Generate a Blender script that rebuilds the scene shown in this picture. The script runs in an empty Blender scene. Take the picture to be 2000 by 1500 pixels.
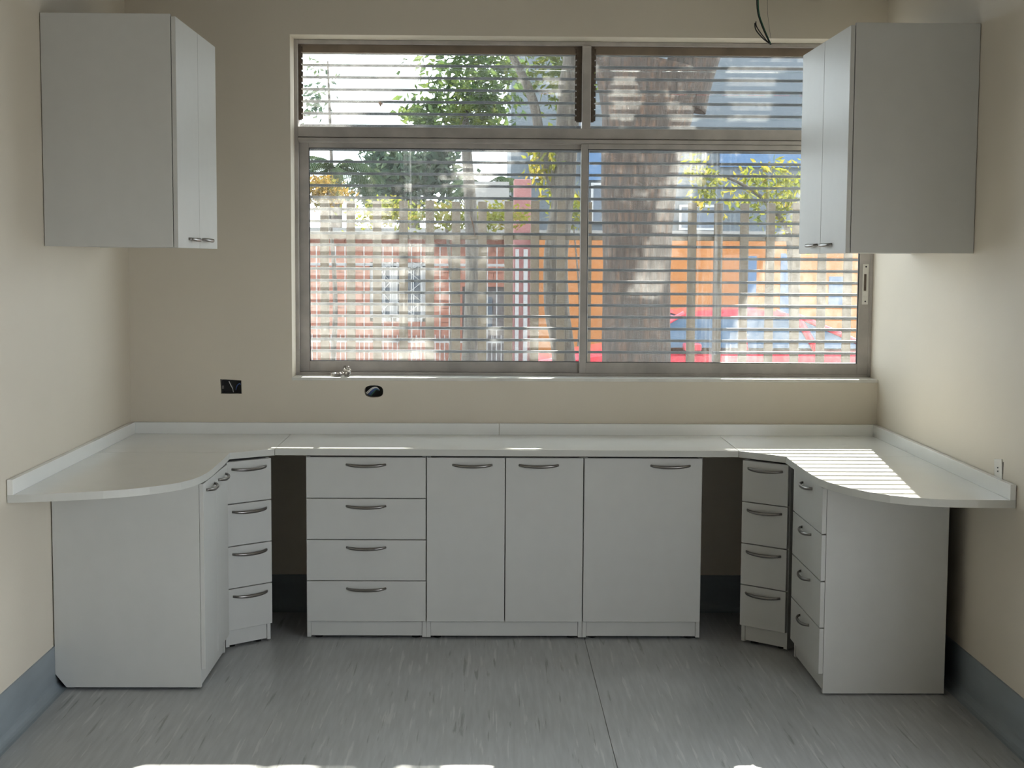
import bpy, bmesh, math, random
from mathutils import Vector, Matrix, noise

random.seed(7)
S = bpy.context.scene
COL = S.collection

# ---------------------------------------------------------------- camera, sky, sun, exposure
F_PX, CX, CY, CZ = 2876.53, 1.7728, -7.3465, 1.791
PITCH, YAW, ROLL = 0.0865, 0.0176, 0.0058
fwd = Vector((math.sin(YAW) * math.cos(PITCH), math.cos(YAW) * math.cos(PITCH), -math.sin(PITCH)))
rgt = Vector((math.cos(YAW), -math.sin(YAW), 0))
upv = rgt.cross(fwd)
r2 = rgt * math.cos(ROLL) + upv * math.sin(ROLL)
u2 = -rgt * math.sin(ROLL) + upv * math.cos(ROLL)
cam_d = bpy.data.cameras.new('camera')
cam = bpy.data.objects.new('camera', cam_d)
COL.objects.link(cam)
M = Matrix((r2, u2, -fwd)).transposed().to_4x4()
M.translation = (CX, CY, CZ)
cam.matrix_world = M
cam_d.sensor_fit = 'HORIZONTAL'
cam_d.sensor_width = 36
cam_d.lens = F_PX * 36 / 2000
cam_d.clip_end = 200
S.camera = cam

SUN_DIR = Vector((-0.131, -1.0, -0.533))
SUN_STRENGTH = 21.0
SKY_STRENGTH = 5.0

w = bpy.data.worlds.new('sky')
S.world = w
w.use_nodes = True
bgn = w.node_tree.nodes['Background']
bgn.inputs['Color'].default_value = (0.86, 0.93, 1.0, 1)
bgn.inputs['Strength'].default_value = SKY_STRENGTH

sun_d = bpy.data.lights.new('sun', 'SUN')
sun_d.energy = SUN_STRENGTH
sun_d.angle = math.radians(0.4)
sun_d.color = (1.0, 0.94, 0.84)
sun = bpy.data.objects.new('sun', sun_d)
sun.rotation_euler = SUN_DIR.to_track_quat('-Z', 'Y').to_euler()
sun.location = (4, 20, 12)
COL.objects.link(sun)

S.view_settings.view_transform = 'Standard'
S.view_settings.look = 'None'
S.view_settings.gamma = 1.0
S.view_settings.use_curve_mapping = False
S.view_settings.exposure = 0.40

# ---------------------------------------------------------------- helpers
def new_obj(name, me, parent=None):
    o = bpy.data.objects.new(name, me)
    COL.objects.link(o)
    if parent is not None:
        o.parent = parent
    return o

def tag(o, label=None, cat=None, group=None, kind=None):
    if label: o['label'] = label
    if cat: o['category'] = cat
    if group: o['group'] = group
    if kind: o['kind'] = kind
    return o

def empty(name, loc=(0, 0, 0), rz=0.0, label=None, cat=None, group=None):
    o = bpy.data.objects.new(name, None)
    o.empty_display_size = 0.1
    o.location = loc
    o.rotation_euler = (0, 0, rz)
    COL.objects.link(o)
    return tag(o, label, cat, group)

class MB:
    """collects shapes into one bmesh"""
    def __init__(self):
        self.bm = bmesh.new()
    def box(self, x0, x1, y0, y1, z0, z1, mi=0, mat=None):
        vs = [self.bm.verts.new((x, y, z)) for x in (x0, x1) for y in (y0, y1) for z in (z0, z1)]
        if mat is not None:
            for v in vs: v.co = mat @ v.co
        out = []
        for f in ((0, 1, 3, 2), (4, 6, 7, 5), (0, 4, 5, 1), (2, 3, 7, 6), (0, 2, 6, 4), (1, 5, 7, 3)):
            fc = self.bm.faces.new([vs[i] for i in f]); fc.material_index = mi; out.append(fc)
        return out
    def prism(self, pts, a, b, axis='z', mi=0):
        """polygon pts (2-tuples) extruded from a to b along the axis"""
        def P(p, t):
            if axis == 'z': return (p[0], p[1], t)
            if axis == 'y': return (p[0], t, p[1])
            return (t, p[0], p[1])
        lo = [self.bm.verts.new(P(p, a)) for p in pts]
        hi = [self.bm.verts.new(P(p, b)) for p in pts]
        n = len(pts)
        self.bm.faces.new(lo[::-1]).material_index = mi
        self.bm.faces.new(hi).material_index = mi
        for i in range(n):
            self.bm.faces.new((lo[i], lo[(i + 1) % n], hi[(i + 1) % n], hi[i])).material_index = mi
    def tube(self, pts, rad, seg=8, cap=True, squash=1.0, smooth=True, closed_ends=True):
        """round tube along a list of points; rad is a number or a list"""
        pts = [Vector(p) for p in pts]
        n = len(pts)
        rad = rad if isinstance(rad, (list, tuple)) else [rad] * n
        rings = []
        ref = None
        for i, p in enumerate(pts):
            d = (pts[min(i + 1, n - 1)] - pts[max(i - 1, 0)]).normalized()
            if ref is None:
                ref = Vector((0, 0, 1)) if abs(d.z) < 0.9 else Vector((1, 0, 0))
            a = d.cross(ref).normalized()
            b = a.cross(d).normalized()
            ref = b
            ring = []
            for k in range(seg):
                t = 2 * math.pi * k / seg
                ring.append(self.bm.verts.new(p + a * math.cos(t) * rad[i] + b * math.sin(t) * rad[i] * squash))
            rings.append(ring)
        for i in range(n - 1):
            for k in range(seg):
                f = self.bm.faces.new((rings[i][k], rings[i][(k + 1) % seg], rings[i + 1][(k + 1) % seg], rings[i + 1][k]))
                f.smooth = smooth
        if closed_ends:
            self.bm.faces.new(rings[0][::-1]); self.bm.faces.new(rings[-1])
        return rings
    def poly(self, pts, mi=0):
        f = self.bm.faces.new([self.bm.verts.new(p) for p in pts]); f.material_index = mi
        return f
    def build(self, name, mats, parent=None, bevel=0.0, seg=1):
        bm = self.bm
        if bevel > 0:
            bmesh.ops.bevel(bm, geom=[e for e in bm.edges], offset=bevel, segments=seg, affect='EDGES', profile=0.5)
        bmesh.ops.recalc_face_normals(bm, faces=bm.faces)
        me = bpy.data.meshes.new(name)
        bm.to_mesh(me); bm.free()
        for m in (mats if isinstance(mats, (list, tuple)) else [mats]):
            me.materials.append(m)
        return new_obj(name, me, parent)

def box_obj(name, b, mat, parent=None, bevel=0.0):
    m = MB(); m.box(*b)
    return m.build(name, mat, parent, bevel)

def raw(name, verts, faces, mats, parent=None, idx=None, smooth=False):
    me = bpy.data.meshes.new(name)
    me.from_pydata(verts, [], faces)
    for m in (mats if isinstance(mats, (list, tuple)) else [mats]):
        me.materials.append(m)
    if idx:
        me.polygons.foreach_set('material_index', idx)
    if smooth:
        me.polygons.foreach_set('use_smooth', [True] * len(faces))
    me.update()
    return new_obj(name, me, parent)

def cut(o, *cutters):
    """subtract boxes/prisms (objects) from o and bake the result"""
    for c in cutters:
        md = o.modifiers.new('hole', 'BOOLEAN'); md.operation = 'DIFFERENCE'; md.object = c; md.solver = 'EXACT'
    dg = bpy.context.evaluated_depsgraph_get()
    me = bpy.data.meshes.new_from_object(o.evaluated_get(dg))
    o.modifiers.clear(); o.data = me
    for c in cutters:
        bpy.data.objects.remove(c, do_unlink=True)

# ---------------------------------------------------------------- materials
def nt(name):
    m = bpy.data.materials.new(name); m.use_nodes = True
    t = m.node_tree
    for n in list(t.nodes): t.nodes.remove(n)
    return m, t
def N(t, typ, **kw):
    n = t.nodes.new(typ)
    for k, v in kw.items():
        if k.startswith('i_'):
            n.inputs[k[2:].replace('_', ' ')].default_value = v
        else:
            setattr(n, k, v)
    return n
def L(t, a, b): t.links.new(a, b)

def coords(t, scale=(1, 1, 1)):
    tc = N(t, 'ShaderNodeTexCoord')
    mp = N(t, 'ShaderNodeMapping')
    mp.inputs['Scale'].default_value = scale
    L(t, tc.outputs['Object'], mp.inputs['Vector'])
    return mp.outputs['Vector']

def ramp(t, src, stops):
    r = N(t, 'ShaderNodeValToRGB')
    e = r.color_ramp.elements
    while len(e) < len(stops): e.new(0.5)
    for el, (p, c) in zip(e, stops):
        el.position = p
        el.color = c if len(c) == 4 else (*c, 1)
    L(t, src, r.inputs['Fac'])
    return r.outputs['Color']

def plain(name, col, rough=0.5, metal=0.0, var=0.06, scale=6.0, stretch=(1, 1, 1), bump=0.0, bscale=200.0, spec=0.5):
    """principled surface with a little procedural colour variation and optional fine relief"""
    m, t = nt(name)
    out = N(t, 'ShaderNodeOutputMaterial')
    p = N(t, 'ShaderNodeBsdfPrincipled')
    p.inputs['Roughness'].default_value = rough
    p.inputs['Metallic'].default_value = metal
    p.inputs['Specular IOR Level'].default_value = spec
    v = coords(t, stretch)
    nz = N(t, 'ShaderNodeTexNoise'); nz.inputs['Scale'].default_value = scale; nz.inputs['Detail'].default_value = 5
    L(t, v, nz.inputs['Vector'])
    lo = tuple(c * (1 - var) for c in col); hi = tuple(min(1, c * (1 + var)) for c in col)
    L(t, ramp(t, nz.outputs['Fac'], [(0.3, lo), (0.7, hi)]), p.inputs['Base Color'])
    if bump > 0:
        n2 = N(t, 'ShaderNodeTexNoise'); n2.inputs['Scale'].default_value = bscale; n2.inputs['Detail'].default_value = 2
        L(t, v, n2.inputs['Vector'])
        b = N(t, 'ShaderNodeBump'); b.inputs['Strength'].default_value = bump; b.inputs['Distance'].default_value = 0.002
        L(t, n2.outputs['Fac'], b.inputs['Height']); L(t, b.outputs['Normal'], p.inputs['Normal'])
    L(t, p.outputs[0], out.inputs[0])
    return m

def floor_mat():
    m, t = nt('grey_vinyl')
    out = N(t, 'ShaderNodeOutputMaterial'); p = N(t, 'ShaderNodeBsdfPrincipled')
    v1 = coords(t, (48, 2.6, 1)); v2 = coords(t, (55, 4.0, 1)); v3 = coords(t, (1.5, 1.0, 1)); v4 = coords(t, (40, 2.4, 1))
    def nz(v, sc, det=4, dist=0.0):
        n = N(t, 'ShaderNodeTexNoise'); n.inputs['Scale'].default_value = sc; n.inputs['Detail'].default_value = det
        n.inputs['Distortion'].default_value = dist
        L(t, v, n.inputs['Vector']); return n.outputs['Fac']
    base = ramp(t, nz(v3, 1.5), [(0.3, (0.39, 0.40, 0.40)), (0.7, (0.44, 0.45, 0.45))])
    fine = ramp(t, nz(v2, 1.0, 6), [(0.35, (0.90, 0.90, 0.90)), (0.65, (1.07, 1.07, 1.07))])
    mul = N(t, 'ShaderNodeMix', data_type='RGBA', blend_type='MULTIPLY'); mul.inputs[0].default_value = 1
    L(t, base, mul.inputs[6]); L(t, fine, mul.inputs[7])
    light = ramp(t, nz(v1, 1.0, 7, 0.25), [(0.60, (0, 0, 0)), (0.67, (0.8, 0.8, 0.8))])
    dark = ramp(t, nz(v4, 1.0, 7, 0.3), [(0.635, (0, 0, 0)), (0.70, (0.75, 0.75, 0.75))])
    a = N(t, 'ShaderNodeMix', data_type='RGBA'); L(t, light, a.inputs[0]); L(t, mul.outputs[2], a.inputs[6]); a.inputs[7].default_value = (0.56, 0.56, 0.55, 1)
    b = N(t, 'ShaderNodeMix', data_type='RGBA'); L(t, dark, b.inputs[0]); L(t, a.outputs[2], b.inputs[6]); b.inputs[7].default_value = (0.19, 0.19, 0.175, 1)
    L(t, b.outputs[2], p.inputs['Base Color'])
    p.inputs['Roughness'].default_value = 0.42
    p.inputs['Specular IOR Level'].default_value = 0.9
    L(t, p.outputs[0], out.inputs[0])
    return m

def glass_clear(name, tint=(0.93, 0.96, 0.95)):
    m, t = nt(name)
    out = N(t, 'ShaderNodeOutputMaterial')
    tr = N(t, 'ShaderNodeBsdfTransparent'); tr.inputs[0].default_value = (*tint, 1)
    gl = N(t, 'ShaderNodeBsdfGlossy'); gl.inputs['Roughness'].default_value = 0.02
    fr = N(t, 'ShaderNodeFresnel'); fr.inputs['IOR'].default_value = 1.3
    mx = N(t, 'ShaderNodeMixShader')
    L(t, fr.outputs[0], mx.inputs[0]); L(t, tr.outputs[0], mx.inputs[1]); L(t, gl.outputs[0], mx.inputs[2])
    L(t, mx.outputs[0], out.inputs[0])
    return m

def glass_dusty(name, base=0.045, amount=0.2, streak_x=()):
    """clear glass carrying a film of pale dust; the film scatters light both ways"""
    m, t = nt(name)
    out = N(t, 'ShaderNodeOutputMaterial')
    tr = N(t, 'ShaderNodeBsdfTransparent'); tr.inputs[0].default_value = (0.97, 0.98, 0.98, 1)
    tl = N(t, 'ShaderNodeBsdfTranslucent'); tl.inputs[0].default_value = (0.86, 0.86, 0.84, 1)
    df = N(t, 'ShaderNodeBsdfDiffuse'); df.inputs[0].default_value = (0.7, 0.69, 0.67, 1)
    dm = N(t, 'ShaderNodeMixShader'); dm.inputs[0].default_value = 0.35
    L(t, tl.outputs[0], dm.inputs[1]); L(t, df.outputs[0], dm.inputs[2])
    def math_(op, a, b=None):
        n = N(t, 'ShaderNodeMath', operation=op)
        for i, s in enumerate((a, b)):
            if s is None: continue
            if isinstance(s, (int, float)): n.inputs[i].default_value = s
            else: L(t, s, n.inputs[i])
        return n.outputs[0]
    v = coords(t)
    def noise_(sc, scale3=None, det=5):
        n = N(t, 'ShaderNodeTexNoise'); n.inputs['Scale'].default_value = sc; n.inputs['Detail'].default_value = det
        L(t, coords(t, scale3) if scale3 else v, n.inputs['Vector']); return n.outputs['Fac']
    big = ramp(t, noise_(2.6), [(0.36, (0, 0, 0)), (0.72, (1, 1, 1))])
    fine = ramp(t, noise_(45.0, (1, 1, 0.5), 3), [(0.35, (0.55, 0.55, 0.55)), (0.7, (1, 1, 1))])
    fac = math_('MULTIPLY', math_('ADD', math_('MULTIPLY', big, amount), base), fine)
    sep = N(t, 'ShaderNodeSeparateXYZ'); L(t, v, sep.inputs[0])
    st = ramp(t, noise_(1.0, (75, 1, 1.4), 4), [(0.5, (0, 0, 0)), (0.72, (1, 1, 1))])
    for xc, wd, am in streak_x:
        d = math_('ABSOLUTE', math_('SUBTRACT', sep.outputs[0], xc))
        win = math_('MAXIMUM', math_('SUBTRACT', 1.0, math_('DIVIDE', d, wd)), 0.0)
        fac = math_('ADD', fac, math_('MULTIPLY', math_('MULTIPLY', st, win), am))
    # a few scuffed specks
    sp = ramp(t, noise_(120.0, None, 2), [(0.70, (0, 0, 0)), (0.76, (0.35, 0.35, 0.35))])
    fac = math_('MINIMUM', math_('ADD', fac, math_('MULTIPLY', sp, 0.5)), 0.9)
    mx = N(t, 'ShaderNodeMixShader')
    L(t, fac, mx.inputs[0]); L(t, tr.outputs[0], mx.inputs[1]); L(t, dm.outputs[0], mx.inputs[2])
    L(t, mx.outputs[0], out.inputs[0])
    return m

def leaf_mat(name, cols, trans=0.55):
    m, t = nt(name)
    out = N(t, 'ShaderNodeOutputMaterial')
    nz = N(t, 'ShaderNodeTexNoise'); nz.inputs['Scale'].default_value = 3.0; nz.inputs['Detail'].default_value = 6
    L(t, coords(t), nz.inputs['Vector'])
    n = len(cols)
    c = ramp(t, nz.outputs['Fac'], [(0.32 + 0.36 * i / max(1, n - 1), cols[i]) for i in range(n)])
    d = N(t, 'ShaderNodeBsdfDiffuse'); tl = N(t, 'ShaderNodeBsdfTranslucent')
    L(t, c, d.inputs[0]); L(t, c, tl.inputs[0])
    mx = N(t, 'ShaderNodeMixShader'); mx.inputs[0].default_value = trans
    L(t, d.outputs[0], mx.inputs[1]); L(t, tl.outputs[0], mx.inputs[2])
    L(t, mx.outputs[0], out.inputs[0])
    return m

def bark_mat(name, c0, c1, c2):
    m, t = nt(name)
    out = N(t, 'ShaderNodeOutputMaterial'); p = N(t, 'ShaderNodeBsdfPrincipled'); p.inputs['Roughness'].default_value = 0.9
    n1 = N(t, 'ShaderNodeTexNoise'); n1.inputs['Scale'].default_value = 1.0; n1.inputs['Detail'].default_value = 8
    L(t, coords(t, (38, 38, 5)), n1.inputs['Vector'])
    L(t, ramp(t, n1.outputs['Fac'], [(0.3, c0), (0.52, c1), (0.72, c2)]), p.inputs['Base Color'])
    b = N(t, 'ShaderNodeBump'); b.inputs['Strength'].default_value = 0.8; b.inputs['Distance'].default_value = 0.02
    L(t, n1.outputs['Fac'], b.inputs['Height']); L(t, b.outputs['Normal'], p.inputs['Normal'])
    L(t, p.outputs[0], out.inputs[0])
    return m

WALLC = (0.70, 0.635, 0.53)
M_wall = plain('cream_wall_paint', WALLC, 0.55, var=0.025, scale=1.6, bump=0.12, bscale=90)
M_ceil = plain('ceiling_paint', (0.36, 0.34, 0.31), 0.7, var=0.02)
M_floor = floor_mat()
M_cove = plain('grey_blue_vinyl_skirting', (0.26, 0.30, 0.325), 0.4, var=0.10, scale=3, stretch=(1, 1, 4))
M_cab = plain('light_grey_laminate', (0.60, 0.60, 0.575), 0.42, var=0.015, scale=12, bump=0.04, bscale=500)
M_body = plain('cabinet_carcass_grey', (0.30, 0.30, 0.29), 0.5, var=0.02)
M_edge = plain('pvc_edge_grey', (0.48, 0.46, 0.44), 0.45, var=0.02)
M_top = plain('white_gloss_worktop', (0.88, 0.885, 0.86), 0.13, var=0.012, scale=8)
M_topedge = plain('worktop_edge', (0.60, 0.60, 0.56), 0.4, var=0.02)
M_steel = plain('brushed_steel', (0.272, 0.256, 0.244), 0.32, metal=1.0, var=0.08, scale=60, stretch=(1, 1, 8))
M_black = plain('black_plastic', (0.02, 0.02, 0.02), 0.5)
M_alu = plain('weathered_aluminium', (0.43, 0.40, 0.375), 0.5, metal=0.0, var=0.16, scale=9, stretch=(1, 1, 1), bump=0.1, bscale=60)
M_aludark = plain('grimy_louvre_channel', (0.10, 0.075, 0.055), 0.7, var=0.3, scale=40)
M_brownhead = plain('brown_stained_head', (0.22, 0.17, 0.125), 0.6, var=0.2, scale=7)
M_sill = plain('painted_sill', (0.72, 0.70, 0.65), 0.5, var=0.08, scale=14, bump=0.2, bscale=60)
M_bar = plain('grey_painted_steel_bar', (0.107, 0.118, 0.131), 0.45, var=0.12, scale=14)
M_clear = glass_clear('clear_glass')
M_dust = glass_dusty('dusty_glass', 0.075, 0.115, ((1.385, 0.09, 0.35), (2.93, 0.22, 0.32), (3.20, 0.02, 0.3)))
M_dust2 = glass_dusty('dusty_louvre_glass', 0.06, 0.09)
M_boxmetal = plain('dark_switch_box', (0.03, 0.03, 0.03), 0.6)
M_wireblk = plain('black_wire', (0.015, 0.015, 0.017), 0.4)
M_wiregrn = plain('green_wire', (0.02, 0.12, 0.07), 0.4)
M_wireblu = plain('blue_wire', (0.05, 0.10, 0.30), 0.4)
M_wirewht = plain('white_wire', (0.7, 0.7, 0.68), 0.4)
M_plate = plain('white_outlet_plastic', (0.72, 0.70, 0.65), 0.4)
M_foil = plain('crumpled_foil', (0.45, 0.43, 0.41), 0.28, metal=0.8, var=0.25, scale=60)
M_paper = plain('paper_scrap', (0.75, 0.74, 0.72), 0.8)

# ---------------------------------------------------------------- room shell
W = 3.7424
H = 0.90            # worktop height
CEIL = 3.12
YR = -9.7           # rear wall
OPX0, OPZ0, OPZ1 = 0.8045, 1.180, 2.867   # window opening in the back wall

# floor: two sheets of vinyl with a welded joint between them
fl = box_obj('floor', (-0.2, W + 0.2, YR - 0.2, 0.24, -0.16, -0.004), M_body)
tag(fl, kind='structure')
for x0, x1 in ((-0.2, 2.2385), (2.2415, W + 0.2)):
    box_obj('vinyl_sheet', (x0, x1, YR - 0.2, 0.24, -0.004, 0.0), M_floor, fl)
tag(box_obj('ceiling', (-0.2, W + 0.2, YR - 0.2, 0.24, CEIL, CEIL + 0.15), M_ceil), kind='structure')
tag(box_obj('wall_left', (-0.2, 0.0, YR - 0.2, 0.24, 0.0, CEIL), M_wall), kind='structure')
wr = tag(box_obj('wall_right', (W, W + 0.2, YR - 0.2, 0.24, 0.0, CEIL), M_wall), kind='structure')
wb = tag(box_obj('wall_back', (0.0, W, 0.0, 0.24, 0.0, CEIL), M_wall), kind='structure')
ov = [(1.211 + 0.047 * math.copysign(abs(math.cos(a)) ** 0.75, math.cos(a)),
       1.1135 + 0.0305 * math.copysign(abs(math.sin(a)) ** 0.75, math.sin(a))) for a in [2 * math.pi * k / 20 for k in range(20)]]
ovm = MB(); ovm.prism(ov, -0.05, 0.06, 'y')
ovc = ovm.build('cutter', M_wall)
c1 = box_obj('cutter', (OPX0, W + 0.05, -0.1, 0.4, OPZ0, OPZ1), M_wall)
sqm = MB(); sqm.prism([(0.446, 1.1725), (0.551, 1.166), (0.552, 1.099), (0.449, 1.099)], -0.05, 0.055, 'y')
c2 = sqm.build('cutter', M_wall)
cut(wb, c1, c2, ovc)
c4 = box_obj('cutter', (W - 0.05, W + 0.05, -1.822, -1.722, 0.935, 1.022), M_wall)
cut(wr, c4)

tag(box_obj('wall_rear', (0, W, YR - 0.2, YR, 0, CEIL), M_wall), kind='structure')
# unglazed opening added in the right wall, out of view, for extra daylight
c5 = box_obj('cutter', (W - 0.1, W + 0.3, -6.6, -3.0, 0.3, 2.0), M_wall)
cut(wr, c5)
w2 = MB()
for yy_ in (-6.6, -5.42, -4.23, -3.05):
    w2.box(W + 0.08, W + 0.13, yy_, yy_ + 0.05, 0.35, 1.95)
w2.box(W + 0.08, W + 0.13, -6.6, -3.0, 0.30, 0.35); w2.box(W + 0.08, W + 0.13, -6.6, -3.0, 1.95, 2.0)
tag(w2.build('added_opening', M_alu), kind='structure')

# coved vinyl skirting
def cove_profile():
    pts = [(0, 0), (0.045, 0)]
    for k in range(1, 7):
        a = math.radians(90 * k / 6)
        pts.append((0.045 - 0.040 * math.sin(a), 0.040 - 0.040 * math.cos(a)))
    pts += [(0.005, 0.182), (0, 0.184)]
    return pts
cp = cove_profile()
m = MB(); m.prism([(p[0], p[1]) for p in cp], YR, -0.0, 'y'); tag(m.build('baseboard_left', M_cove), kind='structure')
m = MB(); m.prism([(W - p[0], p[1] * 1.04) for p in cp], YR, -0.0, 'y'); tag(m.build('baseboard_right', M_cove), kind='structure')
m = MB(); m.prism([(-p[0], p[1]) for p in cp], 0.0, W, 'x'); tag(m.build('baseboard_back', M_cove), kind='structure')

# ---------------------------------------------------------------- window in the back wall
FY0, FY1 = 0.150, 0.225
win = MB()
win.box(0.800, 0.822, FY0, FY1, 1.182, 2.866)           # left jamb
win.box(3.728, W, FY0, FY1, 1.182, 2.866)               # right jamb
win.box(0.822, 3.728, FY0, FY1, 1.180, 1.197)           # bottom track
win.box(0.822, 3.728, FY0 + 0.01, FY1, 2.846, 2.866)    # head
W1 = win.build('window_1', M_alu, None, 0.0015)
tag(W1, kind='structure')
box_obj('head_board', (0.822, 3.728, 0.185, 0.205, 2.806, 2.846), M_brownhead, W1, 0.001)
tm = MB()
tm.box(0.822, 3.728, FY0, FY1, 2.383, 2.434)
tm.box(0.822, 3.728, FY0 - 0.008, FY0 + 0.01, 2.360, 2.379)
tm.box(0.822, 3.728, FY0 + 0.012, FY1, 2.356, 2.383)
tm.build('transom', M_alu, W1, 0.0015)
mm = MB(); mm.box(2.249, 2.293, FY0 - 0.002, FY1, 2.434, 2.846)
mm.build('mullion', M_alu, W1, 0.002)

def pane(name, x0, x1, z0, z1, y0, th, parent, dusty, tilt=0.0):
    """a sheet of glass, its outer face carrying the dust"""
    m = MB()
    if tilt:
        c = Matrix.Translation((0, y0, (z0 + z1) / 2)) @ Matrix.Rotation(tilt, 4, 'X')
        fs = m.box(x0, x1, -th / 2, th / 2, -(z1 - z0) / 2, (z1 - z0) / 2, 0, c)
    else:
        fs = m.box(x0, x1, y0, y0 + th, z0, z1)
    fs[3].material_index = 1
    return m.build(name, [M_clear, dusty], parent)

def sash(x0, x1, gx0, gx1, y, latch=False):
    z0, z1, g0, g1 = 1.197, 2.358, 1.252, 2.333
    s = MB()
    s.box(x0, gx0, y, y + 0.030, z0, z1)
    s.box(gx1, x1, y, y + 0.030, z0, z1)
    s.box(gx0, gx1, y, y + 0.028, z0, g0)
    s.box(gx0, gx1, y, y + 0.028, g1, z1)
    o = s.build('sash', M_alu, W1, 0.0015)
    # black glazing gasket around the glass
    g = MB()
    for b in ((gx0, gx0 + 0.004, g0, g1), (gx1 - 0.004, gx1, g0, g1), (gx0 + 0.004, gx1 - 0.004, g0, g0 + 0.003), (gx0 + 0.004, gx1 - 0.004, g1 - 0.004, g1)):
        g.box(b[0], b[1], y + 0.006, y + 0.022, b[2], b[3])
    g.build('gasket', M_black, o)
    pane('pane', gx0 + 0.004, gx1 - 0.004, g0 + 0.003, g1 - 0.004, y + 0.012, 0.005, o, M_dust)
    if latch:
        m_ = MB(); m_.box(3.690, 3.720, y - 0.004, y, 1.556, 1.762); lp = m_.build('lock_plate', M_sill, o, 0.001)
        m_ = MB(); m_.box(3.694, 3.714, y - 0.007, y - 0.004, 1.715, 1.738); m_.box(3.694, 3.714, y - 0.007, y - 0.004, 1.600, 1.622)
        m_.build('lock_stop', M_plate, o, 0.0005)
        m_ = MB(); m_.box(3.697, 3.709, y - 0.006, y - 0.004, 1.626, 1.711); m_.build('lock_slot', M_aludark, o)
        m_ = MB()
        for zc in (1.749, 1.748, 1.572):
            m_.tube([(3.706, y - 0.006, zc), (3.706, y - 0.003, zc)], 0.004, 8)
        m_.build('screw', M_black, o)
    return o
tag(sash(0.822, 2.290, 0.870, 2.252, 0.186), 'left sliding sash with dusty glass')
tag(sash(2.248, 3.730, 2.282, 3.674, 0.154, True), 'right sliding sash with lock plate')

# upper lights: glass louvre blades held in notched channels
EDG = [(2.840, 2.720), (2.728, 2.603), (2.611, 2.483), (2.493, 2.436)]
for (a, b, la, lb) in ((0.822, 2.249, 0.836, 2.222), (2.293, 3.728, 2.311, 3.712)):
    for (xa, xb) in ((a, la), (lb, b)):
        ch = MB()
        ch.box(xa, xb, 0.176, 0.212, 2.470, 2.842)
        c = ch.build('louvre_channel', M_aludark, W1, 0.001)
        inner = xb if xa == a else xa
        sgn = 1 if xa == a else -1
        cl = MB()
        for k in range(12):
            z = 2.476 + k * 0.0305
            cl.box(min(inner, inner + sgn * 0.008), max(inner, inner + sgn * 0.008), 0.178, 0.206, z, z + 0.022)
        cl.build('clip', M_aludark, c)
    for i, (zt, zb) in enumerate(EDG):
        wide = 0.012 if i == 3 else 0.0
        pane('louvre_blade', la - wide, lb + wide, zb, zt, 0.192, 0.005, W1, M_dust2, -0.10 if i < 3 else 0.0)

# painted reveal lip / sill board and plaster lip
sl = MB(); sl.box(OPX0 - 0.002, W, -0.003, FY0, OPZ0 - 0.012, OPZ0 + 0.003)
tag(sl.build('trim_1', M_sill, None, 0.002), kind='structure')

# steel security grille outside the glass
GY = 0.282
gr = empty('window_grille', (2.27, GY, 1.2), 0, 'grey steel security grille of thin horizontal bars outside the window', 'grille')
bar_me = None
z = 1.2365
while z < 2.90:
    if bar_me is None:
        o = box_obj('bar', (-1.52, 1.62, -0.005, 0.007, -0.0068, 0.0068), M_bar, gr, 0.001); bar_me = o.data
    else:
        o = new_obj('bar', bar_me, gr)
    o.location = (0, 0, z - 1.2)
    z += 0.06074
for xx in (0.78, 2.27, 3.76):
    box_obj('post', (xx - 2.27 - 0.012, xx - 2.27 + 0.012, 0.008, 0.03, -0.08, 1.72), M_bar, gr)

# ---------------------------------------------------------------- worktop
wt = empty('worktop', (1.87, 0, H - 0.03), 0, 'white glossy U-shaped worktop with curved ends and low upstand', 'worktop')
T0, T1 = -0.03, 0.0
def slab(name, pts, z0=H - 0.0295, z1=H, mat=None):
    m_ = MB()
    lo, hi = z0, z1
    n = len(pts)
    a = [m_.bm.verts.new((p[0], p[1], lo)) for p in pts]
    b = [m_.bm.verts.new((p[0], p[1], hi)) for p in pts]
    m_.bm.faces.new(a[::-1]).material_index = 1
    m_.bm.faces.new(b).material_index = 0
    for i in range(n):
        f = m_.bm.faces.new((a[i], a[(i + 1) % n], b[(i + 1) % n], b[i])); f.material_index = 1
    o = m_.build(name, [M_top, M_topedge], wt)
    o.matrix_parent_inverse = Matrix.Translation(-Vector(wt.location))
    return o
g = 0.0014
UT = 0.022
lcurve = [(0.616, -0.742), (0.624, -0.90), (0.629, -1.10), (0.632, -1.25), (0.631, -1.35), (0.624, -1.435), (0.608, -1.52), (0.578, -1.60),
          (0.541, -1.657), (0.482, -1.722), (0.414, -1.777), (0.33, -1.823), (0.241, -1.858), (0.16, -1.885), (0.085, -1.907), (0.003, -1.924)]
rcurve = [(3.122, -0.800), (3.119, -0.95), (3.117, -1.10), (3.116, -1.25), (3.118, -1.36), (3.124, -1.45), (3.138, -1.54), (3.160, -1.62),
          (3.195, -1.71), (3.242, -1.796), (3.300, -1.868), (3.36, -1.913), (3.43, -1.945), (3.50, -1.963), (3.60, -1.972), (W - 0.003, -1.974)]
slab('slab', [(0.003, -0.735 - g), (0.003, -1.924)][:1] + [(0.003, -1.924)] + lcurve[::-1][1:] + [(0.614, -0.735 - g)])
slab('slab', [(0.003, -0.003), (0.003, -0.735 + g), (0.613, -0.735 + g), (0.616, -0.735 + g), (0.8 - g, -0.592), (0.8 - g, -0.003)])
slab('slab', [(0.8 + g, -0.003), (0.8 + g, -0.590), (2.943 - g, -0.606), (2.943 - g, -0.003)])
slab('slab', [(2.943 + g, -0.003), (2.943 + g, -0.608), (3.122, -0.792 + g), (W - 0.003, -0.792 + g), (W - 0.003, -0.003)])
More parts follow.
